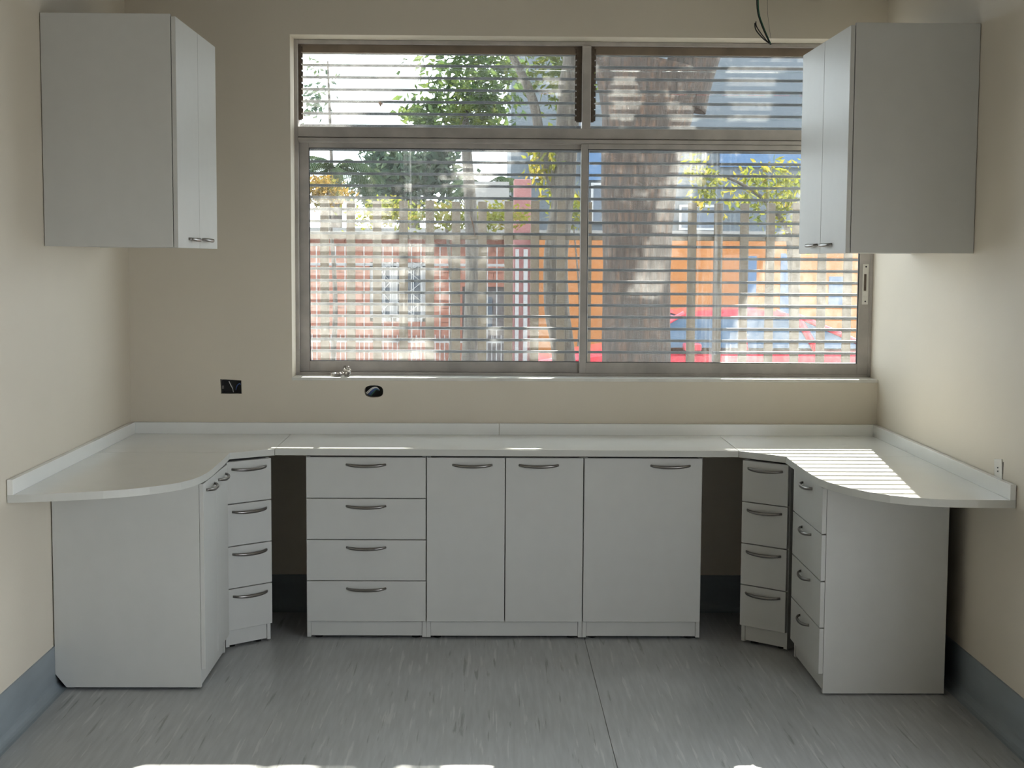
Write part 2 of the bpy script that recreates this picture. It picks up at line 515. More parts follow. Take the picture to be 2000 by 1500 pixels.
slab('slab', [(3.122, -0.792 - g)] + rcurve + [(W - 0.003, -0.792 - g)])
def up(b):
    m_ = MB(); m_.box(*b)
    o = m_.build('upstand', M_top, wt, 0.001)
    o.matrix_parent_inverse = Matrix.Translation(-Vector(wt.location))
    return o
UH = H + 0.057
up((0.003 + UT, 1.838, -0.003 - UT, -0.003, H, UH))
up((1.840, W - 0.003 - UT, -0.003 - UT, -0.003, H, UH))
up((0.003, 0.003 + UT, -1.924, -0.003, H, UH))
up((W - 0.003 - UT, W - 0.003, -1.974, -0.003, H, UH))

# ---------------------------------------------------------------- base cabinets
def handle_mesh():
    m_ = MB()
    pts, rad = [], []
    n = 18
    for k in range(n + 1):
        t = -1 + 2 * k / n
        o = 0.027 * (1 - abs(t) ** 2.6) ** 0.62
        pts.append((0.091 * t, -o + 0.001, -0.005 * (1 - t * t)))
        rad.append(0.0042 + 0.0018 * (1 - t * t))
    m_.tube(pts, rad, 10, squash=1.3)
    me_o = m_.build('handle', M_steel)
    me = me_o.data
    bpy.data.objects.remove(me_o, do_unlink=True)
    return me
HME = handle_mesh()

def front(parent, name, x0, x1, z0, z1, hx, hz, y0=0.0, th=0.018):
    """a drawer front or door with its bow handle as a sub-part (outer face at y0)"""
    m_ = MB(); m_.box(x0, x1, y0, y0 + th, z0, z1)
    f = m_.build(name, M_cab, parent, 0.0012)
    h = new_obj('handle', HME, f)
    h.location = (hx, y0, hz)
    return f

ZB, ZT = 0.085, 0.862
def cabinet(loc, rz, wd, dp, fronts, label, near='both', chamfer=None, group=None, zf=0.008):
    t = empty('base_cabinet', (loc[0], loc[1], 0), rz, label, 'cabinet', group)
    for s, (x0, x1) in enumerate(((0, 0.019), (wd - 0.019, wd))):
        m_ = MB()
        if chamfer == s:
            m_.prism([(0.019, zf + 0.004), (dp - 0.045, zf + 0.004), (dp, zf + 0.06), (dp, ZT), (0.019, ZT)], x0, x1, 'x')
            o = m_.build('end_panel', M_cab, t, 0.0008)
        else:
            m_.box(x0, x1, 0.019, dp, zf, ZT)
            o = m_.build('side_panel', M_cab, t, 0.0008)
    box_obj('body', (0.0195, wd - 0.0195, 0.021, dp - 0.002, ZB + 0.005, ZT - 0.002), M_body, t)
    box_obj('kick_board', (0.0200, wd - 0.0200, 0.024, 0.042, 0.014, ZB + 0.0045), M_cab, t)
    for fx in (0.05, wd - 0.05):
        for fy in (0.06, dp - 0.08):
            m_ = MB(); m_.tube([(fx, fy, 0.0), (fx, fy, ZB)], 0.02, 10); m_.build('foot', M_black, t)
    g_ = 0.0022
    if fronts == 'drawers':
        hts = (ZT - ZB) / 4
        for k in range(4):
            z1 = ZT - k * hts; z0 = z1 - hts
            front(t, 'drawer_front', g_, wd - g_, z0 + g_, z1 - g_, wd / 2, z1 - 0.036)
    else:
        for (x0, x1, hx) in fronts:
            front(t, 'door', x0 + g_, x1 - g_, ZB + g_, ZT - g_, hx, ZT - 0.036)
    return t

YF = -0.580
cabinet((0.9385, YF + 0.008), -0.004, 0.558, 0.545, 'drawers', 'wide white base cabinet of four drawers under the window', group='base cabinets')
cabinet((1.4975, YF + 0.005), -0.004, 0.730, 0.545, [(0, 0.366, 0.213), (0.366, 0.730, 0.521)], 'double-door base cabinet between the wide drawers and the single-door cabinet', group='base cabinets')
cabinet((2.2285, YF + 0.002), -0.004, 0.552, 0.545, [(0, 0.552, 0.402)], 'single wide-door base cabinet right of the double doors', group='base cabinets')
LA, LB = Vector((0.606, -0.762)), Vector((0.786, -0.604))
RA, RB = Vector((2.957, -0.622)), Vector((3.139, -0.785))
d = LB - LA
cabinet(LA, math.atan2(d.y, d.x), d.length, 0.42, 'drawers', 'narrow angled four-drawer cabinet in the left corner', group='base cabinets')
d = RB - RA
cabinet(RA, math.atan2(d.y, d.x), d.length, 0.42, 'drawers', 'narrow angled four-drawer cabinet in the right corner', group='base cabinets')
# side runs
cabinet((0.622, -1.382), math.pi / 2, 0.56, 0.617, [(0, 0.285, 0.150), (0.285, 0.56, 0.420)],
        'two-door base cabinet against the left wall, big end panel facing forward', chamfer=0, group='base cabinets')
cabinet((3.143, -0.875), -math.pi / 2, 0.568, 0.520, 'drawers',
        'four-drawer base cabinet by the right wall, big end panel facing forward', group='base cabinets', zf=0.006)

# ---------------------------------------------------------------- wall cabinets
def wall_cabinet(loc, rz, wd, dp, ht, split, hx, near, label):
    t = empty('wall_cabinet', loc, rz, label, 'cabinet', 'wall cabinets')
    for s, (x0, x1) in enumerate(((0, 0.019), (wd - 0.019, wd))):
        top = ht + (0.006 if s == near else 0.0)
        m_ = MB(); m_.box(x0, x1, 0.0205, dp, 0, top)
        m_.build('side_panel', M_cab, t, 0.0008)
    box_obj('body', (0.0195, wd - 0.0195, 0.0215, dp - 0.004, 0.002, ht - 0.002), M_cab, t)
    g_ = 0.0022
    for (x0, x1), h in zip(((0, split), (split, wd)), hx):
        front(t, 'door', x0 + g_, x1 - g_, -0.003, ht - 0.004, h, 0.036)
    return t
wall_cabinet((0.536, -1.392, 1.820), math.pi / 2, 0.862, 0.533, 0.914, 0.445, (0.300, 0.590), 0,
             'grey wall-hung double-door cabinet on the left wall')
wall_cabinet((3.221, -0.505, 1.813), -math.pi / 2, 0.897, 0.519, 0.908, 0.440, (0.300, 0.570), 1,
             'grey wall-hung double-door cabinet on the right wall beside the window')

# ---------------------------------------------------------------- small things in the room
def wire(parent, pts, rad, mat, name='wire'):
    m_ = MB()
    P = [Vector(p) for p in pts]
    out = []
    n = len(P)
    for i in range(n - 1):            # Catmull-Rom
        p0, p1, p2, p3 = P[max(i - 1, 0)], P[i], P[i + 1], P[min(i + 2, n - 1)]
        for k in range(6):
            t = k / 6
            out.append(0.5 * ((2 * p1) + (-p0 + p2) * t + (2 * p0 - 5 * p1 + 4 * p2 - p3) * t * t + (-p0 + 3 * p1 - 3 * p2 + p3) * t ** 3))
    out.append(P[-1])
    m_.tube(out, rad, 7)
    return m_.build(name, mat, parent)

def open_box(name, x0, x1, y0, y1, z0, z1, parent, th=0.002):
    m_ = MB()
    m_.box(x0, x1, y1 - th, y1, z0, z1)
    m_.box(x0, x0 + th, y0, y1 - th, z0, z1); m_.box(x1 - th, x1, y0, y1 - th, z0, z1)
    m_.box(x0 + th, x1 - th, y0, y1 - th, z0, z0 + th); m_.box(x0 + th, x1 - th, y0, y1 - th, z1 - th, z1)
    return m_.build(name, M_boxmetal, parent)

sb = empty('switch_box', (0.5, 0.0, 1.135), 0, 'open rectangular switch box with loose wires in the wall left of the window', 'switch box')
open_box('box_shell', -0.048, 0.049, 0.004, 0.054, -0.034, 0.031, sb)
wire(sb, [(-0.012, 0.008, 0.026), (-0.004, 0.012, 0.006), (0.004, 0.02, -0.012), (0.006, 0.03, -0.03)], 0.0022, M_wirewht)
wire(sb, [(-0.006, 0.010, 0.028), (0.002, 0.016, 0.004), (0.010, 0.024, -0.028)], 0.0018, M_wireblk)
wire(sb, [(0.020, 0.02, -0.018), (0.028, 0.010, 0.004), (0.040, 0.008, 0.014), (0.046, 0.010, 0.008)], 0.0024, M_wireblu)
box_obj('ear', (-0.046, -0.038, 0.006, 0.008, -0.012, 0.004), M_steel, sb)
ob = empty('outlet_box', (1.211, 0.0, 1.1135), 0, 'round-edged wall hole with bundled blue and white wires under the sill', 'outlet box')
open_box('box_shell', -0.05, 0.05, 0.03, 0.059, -0.034, 0.034, ob)
for k, (mt, dz) in enumerate(((M_wirewht, 0.010), (M_wirewht, 0.004), (M_wireblu, -0.004), (M_wireblu, -0.010), (M_wiregrn, -0.016))):
    wire(ob, [(-0.040 + 0.006 * k, 0.012, -0.010 - 0.003 * k), (-0.012 + 0.004 * k, 0.006, 0.010 + dz * 0.5), (0.012, 0.010, 0.016 + dz * 0.4), (0.026, 0.022, 0.004)], 0.0026, mt)

op = empty('wall_outlet', (W, -1.772, 0.98), 0, 'loose white outlet plate tilted on the right wall above the upstand', 'outlet')
m_ = MB(); m_.box(0.0, 0.045, -0.046, 0.046, -0.042, 0.038); o = m_.build('box_shell', M_boxmetal, op)
m_ = MB(); m_.box(-0.004, 0.002, -0.045, 0.038, -0.034, 0.046); o = m_.build('plate', M_plate, op, 0.001); o.rotation_euler = (math.radians(-7), 0, 0)
m_ = MB(); m_.box(-0.0052, -0.004, -0.008, 0.002, 0.010, 0.016); m_.box(-0.0052, -0.004, -0.008, 0.002, -0.004, 0.002)
m_.build('socket_slot', M_boxmetal, o)

hw = empty('hanging_wires', (3.09, -0.15, CEIL), 0, 'loose black and green wires hanging from the ceiling above the window', 'wires')
z0 = -CEIL
wire(hw, [(-0.018, 0, 0), (-0.014, 0, 2.98 + z0), (0.012, 0.004, 2.90 + z0), (0.050, 0, 2.815 + z0)], 0.0030, M_wiregrn)
wire(hw, [(-0.022, 0.005, 0), (-0.020, 0.006, 2.99 + z0), (0.002, 0.004, 2.91 + z0), (0.046, 0, 2.816 + z0)], 0.0030, M_wireblk)
wire(hw, [(0.050, 0, 2.815 + z0), (0.010, 0.003, 2.845 + z0), (-0.024, 0.004, 2.885 + z0), (-0.030, 0.004, 2.918 + z0)], 0.0030, M_wireblk)
wire(hw, [(0.048, 0, 2.815 + z0), (0.016, 0.006, 2.850 + z0), (-0.020, 0.008, 2.900 + z0), (-0.024, 0.008, 2.926 + z0)], 0.0026, M_wireblk)
wire(hw, [(0.028, 0, 0), (0.030, 0, 2.97 + z0), (0.044, 0.0, 2.87 + z0), (0.050, 0, 2.83 + z0)], 0.0006, M_wireblk)

def crumple(name, c, r, seed, mat, parent, sc=(1, 1, 1)):
    bm = bmesh.new()
    bmesh.ops.create_icosphere(bm, subdivisions=3, radius=1)
    for v in bm.verts:
        n_ = noise.noise(v.co * 2.3 + Vector((seed, 0, 0))) + 0.6 * noise.noise(v.co * 5.1 + Vector((0, seed, 0)))
        v.co *= 1 + 0.75 * n_
        v.co = Vector((v.co.x * r * sc[0], v.co.y * r * sc[1], v.co.z * r * sc[2])) + Vector(c)
    me = bpy.data.meshes.new(name); bm.to_mesh(me); bm.free(); me.materials.append(mat)
    return new_obj(name, me, parent)
cf = empty('crumpled_foil', (1.055, 0.06, OPZ0), 0, 'crumpled scrap of silver foil lying on the window sill', 'foil scrap')
crumple('wad', (0.012, 0.01, 0.026), 0.018, 3.1, M_foil, cf, (1, 0.8, 1.5))
crumple('tail', (-0.030, 0.0, 0.012), 0.014, 7.7, M_foil, cf, (2.0, 0.8, 0.7))
m_ = MB(); m_.prism([(1.105, 0.05), (1.120, 0.015), (1.150, 0.028), (1.118, 0.068)], OPZ0 + 0.003, OPZ0 + 0.0045, 'z')
tag(m_.build('paper_scrap', M_paper), 'small white paper scrap beside the foil on the sill', 'paper scrap')

# ================================================================ outside: yard, fence, trees, street, houses
def at(u, v, y):
    """world point on the vertical plane y that stands at photo pixel (u, v)"""
    d_ = fwd + r2 * ((u - 1000) / F_PX) - u2 * ((v - 750) / F_PX)
    return Vector((CX, CY, CZ)) + d_ * ((y - CY) / d_.y)

M_soil = plain('bare_soil', (0.124, 0.105, 0.081), 0.9, var=0.2, scale=3)
M_asph = plain('asphalt', (0.105, 0.105, 0.105), 0.85, var=0.12, scale=20)
M_pave = plain('pavement_concrete', (0.260, 0.254, 0.242), 0.85, var=0.1, scale=5)
M_picket = plain('beige_painted_picket', (0.100, 0.076, 0.050), 0.7, var=0.14, scale=4, stretch=(8, 8, 1))
M_orange = plain('orange_render', (0.30, 0.115, 0.030), 0.85, var=0.07, scale=4)
M_terra = plain('terracotta_render', (0.211, 0.082, 0.053), 0.85, var=0.12, scale=5)
M_brick = plain('terracotta_brick', (0.225, 0.085, 0.054), 0.85, var=0.15, scale=3)
M_whiteiron = plain('white_painted_iron', (0.271, 0.271, 0.271), 0.5, var=0.03)
M_hgrey = plain('house_grey_trim', (0.188, 0.181, 0.171), 0.8, var=0.06)
M_hblue = plain('pale_blue_grey_render', (0.066, 0.078, 0.090), 0.85, var=0.06, scale=2)
M_blue = plain('blue_painted_panel', (0.045, 0.092, 0.171), 0.7, var=0.08)
M_dkglass = plain('dark_window_glass', (0.05, 0.065, 0.09), 0.12, var=0.1)
M_door = plain('dark_door', (0.09, 0.075, 0.075), 0.5, var=0.2, scale=8)
M_pink = plain('faded_red_column', (0.205, 0.085, 0.082), 0.8, var=0.1, scale=6)
M_bark1 = bark_mat('dark_brown_bark', (0.026, 0.018, 0.014), (0.050, 0.034, 0.026), (0.105, 0.060, 0.038))
M_bark2 = bark_mat('grey_tan_bark', (0.045, 0.037, 0.031), (0.089, 0.075, 0.062), (0.136, 0.116, 0.089))
M_lgreen = leaf_mat('green_leaves', [(0.027, 0.050, 0.018), (0.060, 0.095, 0.030), (0.118, 0.149, 0.035)])
M_lcanopy = leaf_mat('canopy_leaves', [(0.033, 0.053, 0.010), (0.066, 0.089, 0.017), (0.112, 0.119, 0.020)], 0.4)
M_lyellow = leaf_mat('yellow_green_leaves', [(0.095, 0.124, 0.017), (0.168, 0.173, 0.022), (0.212, 0.151, 0.029)], 0.55)
M_lorange = leaf_mat('yellow_orange_leaves', [(0.155, 0.129, 0.030), (0.181, 0.108, 0.030), (0.120, 0.120, 0.030)], 0.5)
M_lblue = leaf_mat('hazy_bluegreen_leaves', [(0.026, 0.043, 0.033), (0.046, 0.069, 0.046), (0.066, 0.086, 0.043)], 0.4)
M_palm = leaf_mat('palm_leaflets', [(0.030, 0.050, 0.026), (0.053, 0.076, 0.040), (0.083, 0.099, 0.043)], 0.4)
M_car = plain('red_car_paint', (0.50, 0.035, 0.055), 0.18, var=0.03)
M_carglass = plain('car_glass', (0.06, 0.10, 0.16), 0.06, var=0.1)
M_tyre = plain('tyre_rubber', (0.03, 0.03, 0.03), 0.8)
M_rim = plain('wheel_rim', (0.5, 0.5, 0.5), 0.3, metal=0.8)
M_inter = plain('beige_car_seat', (0.42, 0.34, 0.24), 0.8)

GZ = -0.30
tag(box_obj('ground', (-14, 20, 0.25, 5.6, GZ - 0.3, GZ), M_soil), kind='structure')
tag(box_obj('added_side_ground', (W + 0.2, 34, -22, 0.25, GZ - 0.3, GZ), M_pave), kind='structure')  # unseen ground added to block low sky light entering the side opening
tag(box_obj('pavement', (-14, 20, 5.6, 7.0, GZ - 0.3, GZ), M_pave), kind='structure')
tag(box_obj('street', (-14, 20, 7.0, 11.5, GZ - 0.4, GZ - 0.1), M_asph), kind='structure')
tag(box_obj('far_pavement', (-14, 20, 11.5, 40, GZ - 0.3, GZ), M_pave), kind='structure')

# ---- picket fence in the yard
FE = 4.4
fx0 = at(737, 600, FE).x
pf = empty('picket_fence', (fx0, FE, GZ), 0, 'beige picket fence with flat upright boards outside the window', 'fence')
pk = None
for k in range(-11, 25):
    if pk is None:
        o = box_obj('picket', (-0.0345, 0.0345, -0.012, 0.012, 0.03, at(800, 392, FE).z - GZ), M_picket, pf, 0.003); pk = o.data
    else:
        o = new_obj('picket', pk, pf)
    o.location = (k * 0.2084, 0, random.uniform(-0.006, 0.006))
for zc in (0.45, at(800, 467, FE).z - GZ):
    box_obj('rail', (-2.4, 5.2, 0.013, 0.05, zc, zc + 0.050), M_picket, pf, 0.003)

# ---- leaves
def leaf_cloud(name, pts, size, mat, parent, droop=0.3, seed=1, wr_=0.42):
    rnd = random.Random(seed)
    V, Fc = [], []
    for p in pts:
        s = size * rnd.uniform(0.65, 1.3)
        ax = Vector((rnd.gauss(0, 1), rnd.gauss(0, 1), rnd.gauss(0, 0.8) - droop)).normalized()
        side = ax.cross(Vector((rnd.gauss(0, 1), rnd.gauss(0, 1), rnd.gauss(0, 1)))).normalized()
        nrm = ax.cross(side)
        wd = s * wr_
        p = p - ax * s * 0.5
        i = len(V)
        V += [p, p + ax * s * 0.45 + side * wd * 0.5 + nrm * wd * 0.12, p + ax * s, p + ax * s * 0.45 - side * wd * 0.5 + nrm * wd * 0.12, p + ax * s * 0.5]
        Fc += [(i, i + 1, i + 4), (i + 1, i + 2, i + 4), (i + 2, i + 3, i + 4), (i + 3, i, i + 4)]
    o = raw(name, V, Fc, mat, parent)
    o['kind'] = 'stuff'
    return o

def blob_pts(n, c, r, seed, clumps=14, spread=0.33):
    """points in leafy clumps spread through an ellipsoid"""
    rnd = random.Random(seed)
    cs = []
    while len(cs) < clumps:
        q = Vector((rnd.uniform(-1, 1), rnd.uniform(-1, 1), rnd.uniform(-1, 1)))
        if q.length < 1: cs.append(q * 0.85)
    out = []
    for _ in range(n):
        b = rnd.choice(cs)
        q = b + Vector((rnd.gauss(0, spread), rnd.gauss(0, spread), rnd.gauss(0, spread)))
        out.append(Vector((c[0] + q.x * r[0], c[1] + q.y * r[1], c[2] + q.z * r[2])))
    return out

def limb(parent, pts, rads, mat, name='trunk', seg=20, rough=0.0, seed=0):
    P = [Vector(p) for p in pts]
    out, rr = [], []
    n = len(P)
    for i in range(n - 1):
        p0, p1, p2, p3 = P[max(i - 1, 0)], P[i], P[i + 1], P[min(i + 2, n - 1)]
        for k in range(8):
            t = k / 8
            out.append(0.5 * ((2 * p1) + (-p0 + p2) * t + (2 * p0 - 5 * p1 + 4 * p2 - p3) * t * t + (-p0 + 3 * p1 - 3 * p2 + p3) * t ** 3))
            rr.append(rads[i] * (1 - t) + rads[i + 1] * t)
    out.append(P[-1]); rr.append(rads[-1])
    m_ = MB(); m_.tube(out, rr, seg)
    if rough:
        for v in m_.bm.verts:
            nv = noise.noise(Vector((v.co.x * 9, v.co.y * 9, v.co.z * 1.6)) + Vector((seed, 0, 0)))
            nv += 0.5 * noise.noise(Vector((v.co.x * 22, v.co.y * 22, v.co.z * 4)))
            ctr = min(out, key=lambda q: abs(q.z - v.co.z))
            dd = Vector((v.co.x - ctr.x, v.co.y - ctr.y, 0))
            if dd.length > 1e-5:
                v.co += dd.normalized() * nv * rough
    return m_.build(name, mat, parent)

# ---- the big tree by the window; its crown, above the picture, shades most of the glass
def sunlit(u, v):
    """gaps in the crown, given where their light lands on the window"""
    if v < 262 and u < 830: return True
    if u < 770 and v > 385: return True
    if u < 860 and v > 470 and noise.noise(Vector((u / 45, v / 45, 3.0))) > -0.05: return True
    c = 1343 - (v - 330) * 0.355
    if 280 < v < 600 and abs(u - c) < 36: return True
    if v > 330 and u > 1450 - (v - 330) * 0.27: return True
    if 115 < v < 245 and u > 1420: return True
    for (a, b, ru, rv) in ((1220, 190, 22, 45), (1330, 232, 20, 24), (990, 300, 26, 18), (1095, 668, 60, 34), (880, 545, 28, 40),
                           (1070, 190, 22, 35), (1010, 235, 30, 18), (945, 650, 24, 24), (930, 345, 26, 16)):
        if ((u - a) / (ru + 12)) ** 2 + ((v - b) / (rv + 12)) ** 2 < 1: return True
    return False
rc = random.Random(21)
crown = []
tries = 0
while len(crown) < 8000 and tries < 60000:
    tries += 1
    u, v = rc.uniform(560, 1720), rc.uniform(60, 740)
    if sunlit(u, v): continue
    q = at(u, v, 0.198)
    tmin = max(1.5, (3.1 - q.z) / 0.386)
    t = rc.uniform(tmin + 0.2, tmin + 2.4)
    crown.append(q - SUN_DIR * t)
# unseen leaves added to the crown to shade the house wall and yard
added_leaves = []
while len(added_leaves) < 5200:
    u, v = rc.uniform(-500, 2600), rc.uniform(-500, 1050)
    if 560 < u < 1720 and 60 < v < 740: continue
    if 560 < u < 1760 and v >= 700 and v < 760: continue
    if noise.noise(Vector((u / 160, v / 160, 8.0))) > 0.35: continue
    q = at(u, v, 0.24)
    tmin = max(1.5, (3.1 - q.z) / 0.386)
    added_leaves.append(q - SUN_DIR * rc.uniform(tmin + 0.2, tmin + 2.4))
Y1 = 3.6
bt = empty('big_tree', (at(1245, 600, Y1).x, Y1, GZ), 0, 'big dark brown forked tree trunk standing just outside the right sash', 'tree')
def rel(o, base):
    o.matrix_parent_inverse = Matrix.Translation(-Vector(base.location)); return o
k_ = lambda u, v, y=Y1: tuple(at(u, v, y))
b0 = at(1240, 700, Y1)
rel(limb(bt, [(b0.x, Y1, GZ), k_(1241, 700), k_(1243, 560), k_(1246, 430), k_(1254, 300), k_(1266, 200), k_(1280, 128)],
         [0.33, 0.252, 0.244, 0.262, 0.292, 0.350, 0.405], M_bark1, 'trunk', 32, 0.018, 4.0), bt)
rel(limb(bt, [k_(1232, 215), k_(1205, 90), k_(1180, -10), k_(1150, -160), (2.0, 4.6, 4.9), (1.7, 6.2, 5.4)], [0.22, 0.185, 0.17, 0.15, 0.10, 0.05], M_bark1, 'branch', 18, 0.012, 9.0), bt)
rel(limb(bt, [k_(1325, 205), k_(1366, 90), k_(1425, -20), k_(1490, -160), (3.9, 4.6, 5.0), (4.1, 5.6, 5.4)], [0.21, 0.175, 0.16, 0.14, 0.09, 0.05], M_bark1, 'branch', 18, 0.012, 3.0), bt)
rel(leaf_cloud('crown', crown, 0.075, M_lcanopy, bt, 0.2, 5, 0.62), bt)
rel(leaf_cloud('crown', added_leaves, 0.20, M_lcanopy, bt, 0.2, 6, 0.7), bt)

# ---- smaller leaning tree behind the fence
Y2 = 5.1
st = empty('leaning_tree', (at(1100, 700, Y2).x, Y2, GZ), 0, 'slim leaning grey-brown tree trunk left of the window stile', 'tree')
k2 = lambda u, v, y=Y2: tuple(at(u, v, y))
c0 = at(1108, 700, Y2)
rel(limb(st, [(c0.x + 0.05, Y2, GZ), k2(1101, 700), k2(1088, 600), k2(1086, 500), k2(1098, 400), k2(1106, 300), k2(1112, 180), k2(1118, 80), (2.3, 5.6, 4.6)],
         [0.15, 0.101, 0.106, 0.101, 0.094, 0.094, 0.092, 0.086, 0.05], M_bark2, 'trunk', 20, 0.008, 2.0), st)
rel(limb(st, [k2(1098, 400), k2(1060, 300), k2(1035, 180), (1.75, 5.4, 3.9)], [0.05, 0.045, 0.04, 0.02], M_bark2, 'branch', 10), st)
rel(leaf_cloud('crown', blob_pts(420, at(1075, 330, 5.3), (0.19, 0.4, 0.26), 31, 7), 0.085, M_lyellow, st, 0.9, 32, 0.35), st)
rel(leaf_cloud('crown', blob_pts(500, at(1090, 175, 5.6), (0.42, 0.4, 0.31), 33, 8), 0.09, M_lcanopy, st, 0.5, 34, 0.4), st)

# ---- leafy vine / young tree with yellow-green leaves on the right
yv = empty('yellow_leaf_tree', (at(1560, 500, 5.4).x, 5.4, GZ), 0, 'young tree with bright yellow-green leaves behind the right sash', 'tree')
rel(limb(yv, [(at(1560, 500, 5.4).x, 5.4, GZ), k2(1545, 520, 5.4), k2(1520, 420, 5.4), k2(1440, 355, 5.4), k2(1350, 330, 5.3)], [0.035, 0.03, 0.022, 0.014, 0.006], M_bark2, 'trunk', 8), yv)
pts = blob_pts(520, at(1480, 370, 5.4), (0.42, 0.35, 0.26), 41, 16, 0.26) + blob_pts(200, at(1360, 350, 5.3), (0.17, 0.25, 0.26), 42, 9, 0.26) + blob_pts(160, at(1560, 420, 5.5), (0.25, 0.3, 0.3), 43, 6)
rel(leaf_cloud('foliage', pts, 0.080, M_lyellow, yv, 0.7, 44, 0.36), yv)

# ---- trees and hedges across the yard and street
def tree(name, label, base_u, y, crowns, mat, tw, cat='tree', leaf=0.1, bark=None, group=None, top_v=200):
    b = at(base_u, 600, y)
    t = empty(name, (b.x, y, GZ), 0, label, cat, group)
    if tw:
        tv = at(base_u, top_v, y)
        rel(limb(t, [(b.x, y, GZ), (b.x + 0.1, y, (GZ + tv.z) / 2), (tv.x, y, tv.z)], [tw, tw * 0.8, tw * 0.4], bark or M_bark2, 'trunk', 12), t)
    for i, (u, v, ru, rv, n) in enumerate(crowns):
        c = at(u, v, y); s = (y - CY) / F_PX
        rel(leaf_cloud('foliage', blob_pts(n, c, (ru * s, ru * s, rv * s), i * 7 + int(base_u), 16), leaf, mat, t, 0.3, i + 3), t)
    return t
tree('green_tree', 'tall green tree seen through the upper left louvres', 905, 8.4, [(905, 150, 100, 80, 1000), (935, 225, 75, 42, 480), (845, 215, 65, 38, 300)], M_lgreen, 0.10, leaf=0.12)
tree('hazy_tree', 'dense blue-green tree behind the terracotta house', 800, 20.0, [(775, 345, 92, 52, 2400), (850, 325, 40, 42, 700)], M_lblue, 0.2, leaf=0.22, top_v=340)
tree('flowering_hedge', 'yellow-orange flowering hedge at the left window edge', 640, 11.9, [(635, 372, 60, 26, 800)], M_lorange, 0.04, 'hedge', 0.09, top_v=375)
tree('trimmed_hedge', 'yellow-green trimmed hedge over the white iron fence', 870, 11.9, [(760, 420, 60, 26, 700), (870, 422, 70, 26, 800), (970, 425, 60, 26, 600)], M_lyellow, 0.04, 'hedge', 0.085, top_v=420)
tree('far_shrub', 'small green shrub hanging over the orange wall by the stile', 1118, 12.4, [(1118, 420, 22, 40, 190)], M_lyellow, 0.02, 'shrub', 0.09, top_v=420)
tree('street_tree', 'pale twiggy tree in the bright sky at upper left', 640, 21.5, [(625, 150, 50, 50, 60), (600, 210, 40, 30, 60)], M_lblue, 0.05, 'tree', 0.16, top_v=120)

# ---- palms
def palm(name, label, u, v, y, n, rl, seed):
    rnd = random.Random(seed)
    c = at(u, v, y)
    t = empty(name, (c.x, y, GZ), 0, label, 'palm', 'palms')
    rel(limb(t, [(c.x + 0.1, y, GZ), (c.x, y, c.z * 0.5), (c.x, y, c.z)], [0.16, 0.13, 0.11], M_bark2, 'trunk', 12), t)
    for k in range(n):
        a = 2 * math.pi * k / n + rnd.uniform(-0.2, 0.2)
        el = rnd.uniform(0.2, 1.0)
        dirv = Vector((math.cos(a), math.sin(a) * 0.6, 0)).normalized()
        V, Fc = [], []
        prev = None
        for s in range(26):
            q = s / 25
            p = c + dirv * rl * q * (1 - 0.15 * q) + Vector((0, 0, rl * (el * q - (0.75 + 0.3 * el) * q * q)))
            if prev is not None:
                tang = (p - prev).normalized()
                sd = tang.cross(Vector((0, 0, 1))).normalized()
                ll = rl * 0.34 * math.sin(math.pi * min(1, 0.12 + q * 0.85)) + 0.05
                wv = Vector((0, 0, 0.012)); wx = tang * 0.018
                for sg in (-1, 1):
                    i = len(V)
                    tip = p + sd * sg * ll * 0.8 + tang * ll * 0.5 - Vector((0, 0, ll * 0.42))
                    V += [p - wx, p + wx, tip, p + wv]
                    Fc += [(i, i + 1, i + 2), (i, i + 3, i + 2), (i + 1, i + 3, i + 2)]
                i = len(V)
                V += [prev - sd * 0.012, prev + sd * 0.012, p + sd * 0.012, p - sd * 0.012]
                Fc += [(i, i + 1, i + 2, i + 3)]
            prev = p
        rel(raw('frond', V, Fc, M_palm, t), t)
    return t
palm('palm_tree', 'feathery palm against white sky at the far left', 655, 330, 17.6, 13, 1.0, 3)
palm('palm_tree', 'feathery palm beside the tall blue-grey building', 945, 372, 16.95, 13, 0.9, 8)

# ---- terracotta house across the street
HY = 14.5
hs = empty('terracotta_house', (at(800, 600, HY).x, HY, GZ), 0, 'low terracotta house with grilled window behind the white iron fence', 'house')
xl, xr = at(560, 600, HY).x - 1.5, at(1003, 600, HY).x
zt_ = at(800, 462, HY).z
wl0, wl1 = at(722, 570, HY), at(832, 570, HY)
wz1, wz0 = at(760, 512, HY).z, at(760, 628, HY).z
dx0, dx1, dz1 = at(903, 600, HY).x, at(988, 600, HY).x, at(940, 560, HY).z
m_ = MB()
m_.box(xl, wl0.x, HY, HY + 0.3, GZ, zt_)
m_.box(wl0.x, wl1.x, HY, HY + 0.3, GZ, wz0); m_.box(wl0.x, wl1.x, HY, HY + 0.3, wz1, zt_)
m_.box(wl1.x, dx0, HY, HY + 0.3, GZ, zt_)
m_.box(dx0, dx1, HY, HY + 0.3, dz1, zt_)
m_.box(dx1, xr, HY, HY + 0.3, GZ, zt_)
m_.box(xl, xr, HY + 0.31, HY + 1.7, GZ, zt_)
rel(m_.build('wall', M_terra, hs), hs)
rel(box_obj('roof', (xl - 0.2, xr + 0.1, HY - 0.25, HY + 1.8, zt_, zt_ + 0.12), M_hgrey, hs), hs)
rel(box_obj('upper_wall', (at(925, 400, HY).x, at(995, 400, HY).x, HY + 0.4, HY + 1.5, zt_ + 0.12, at(950, 352, HY).z), M_hgrey, hs), hs)
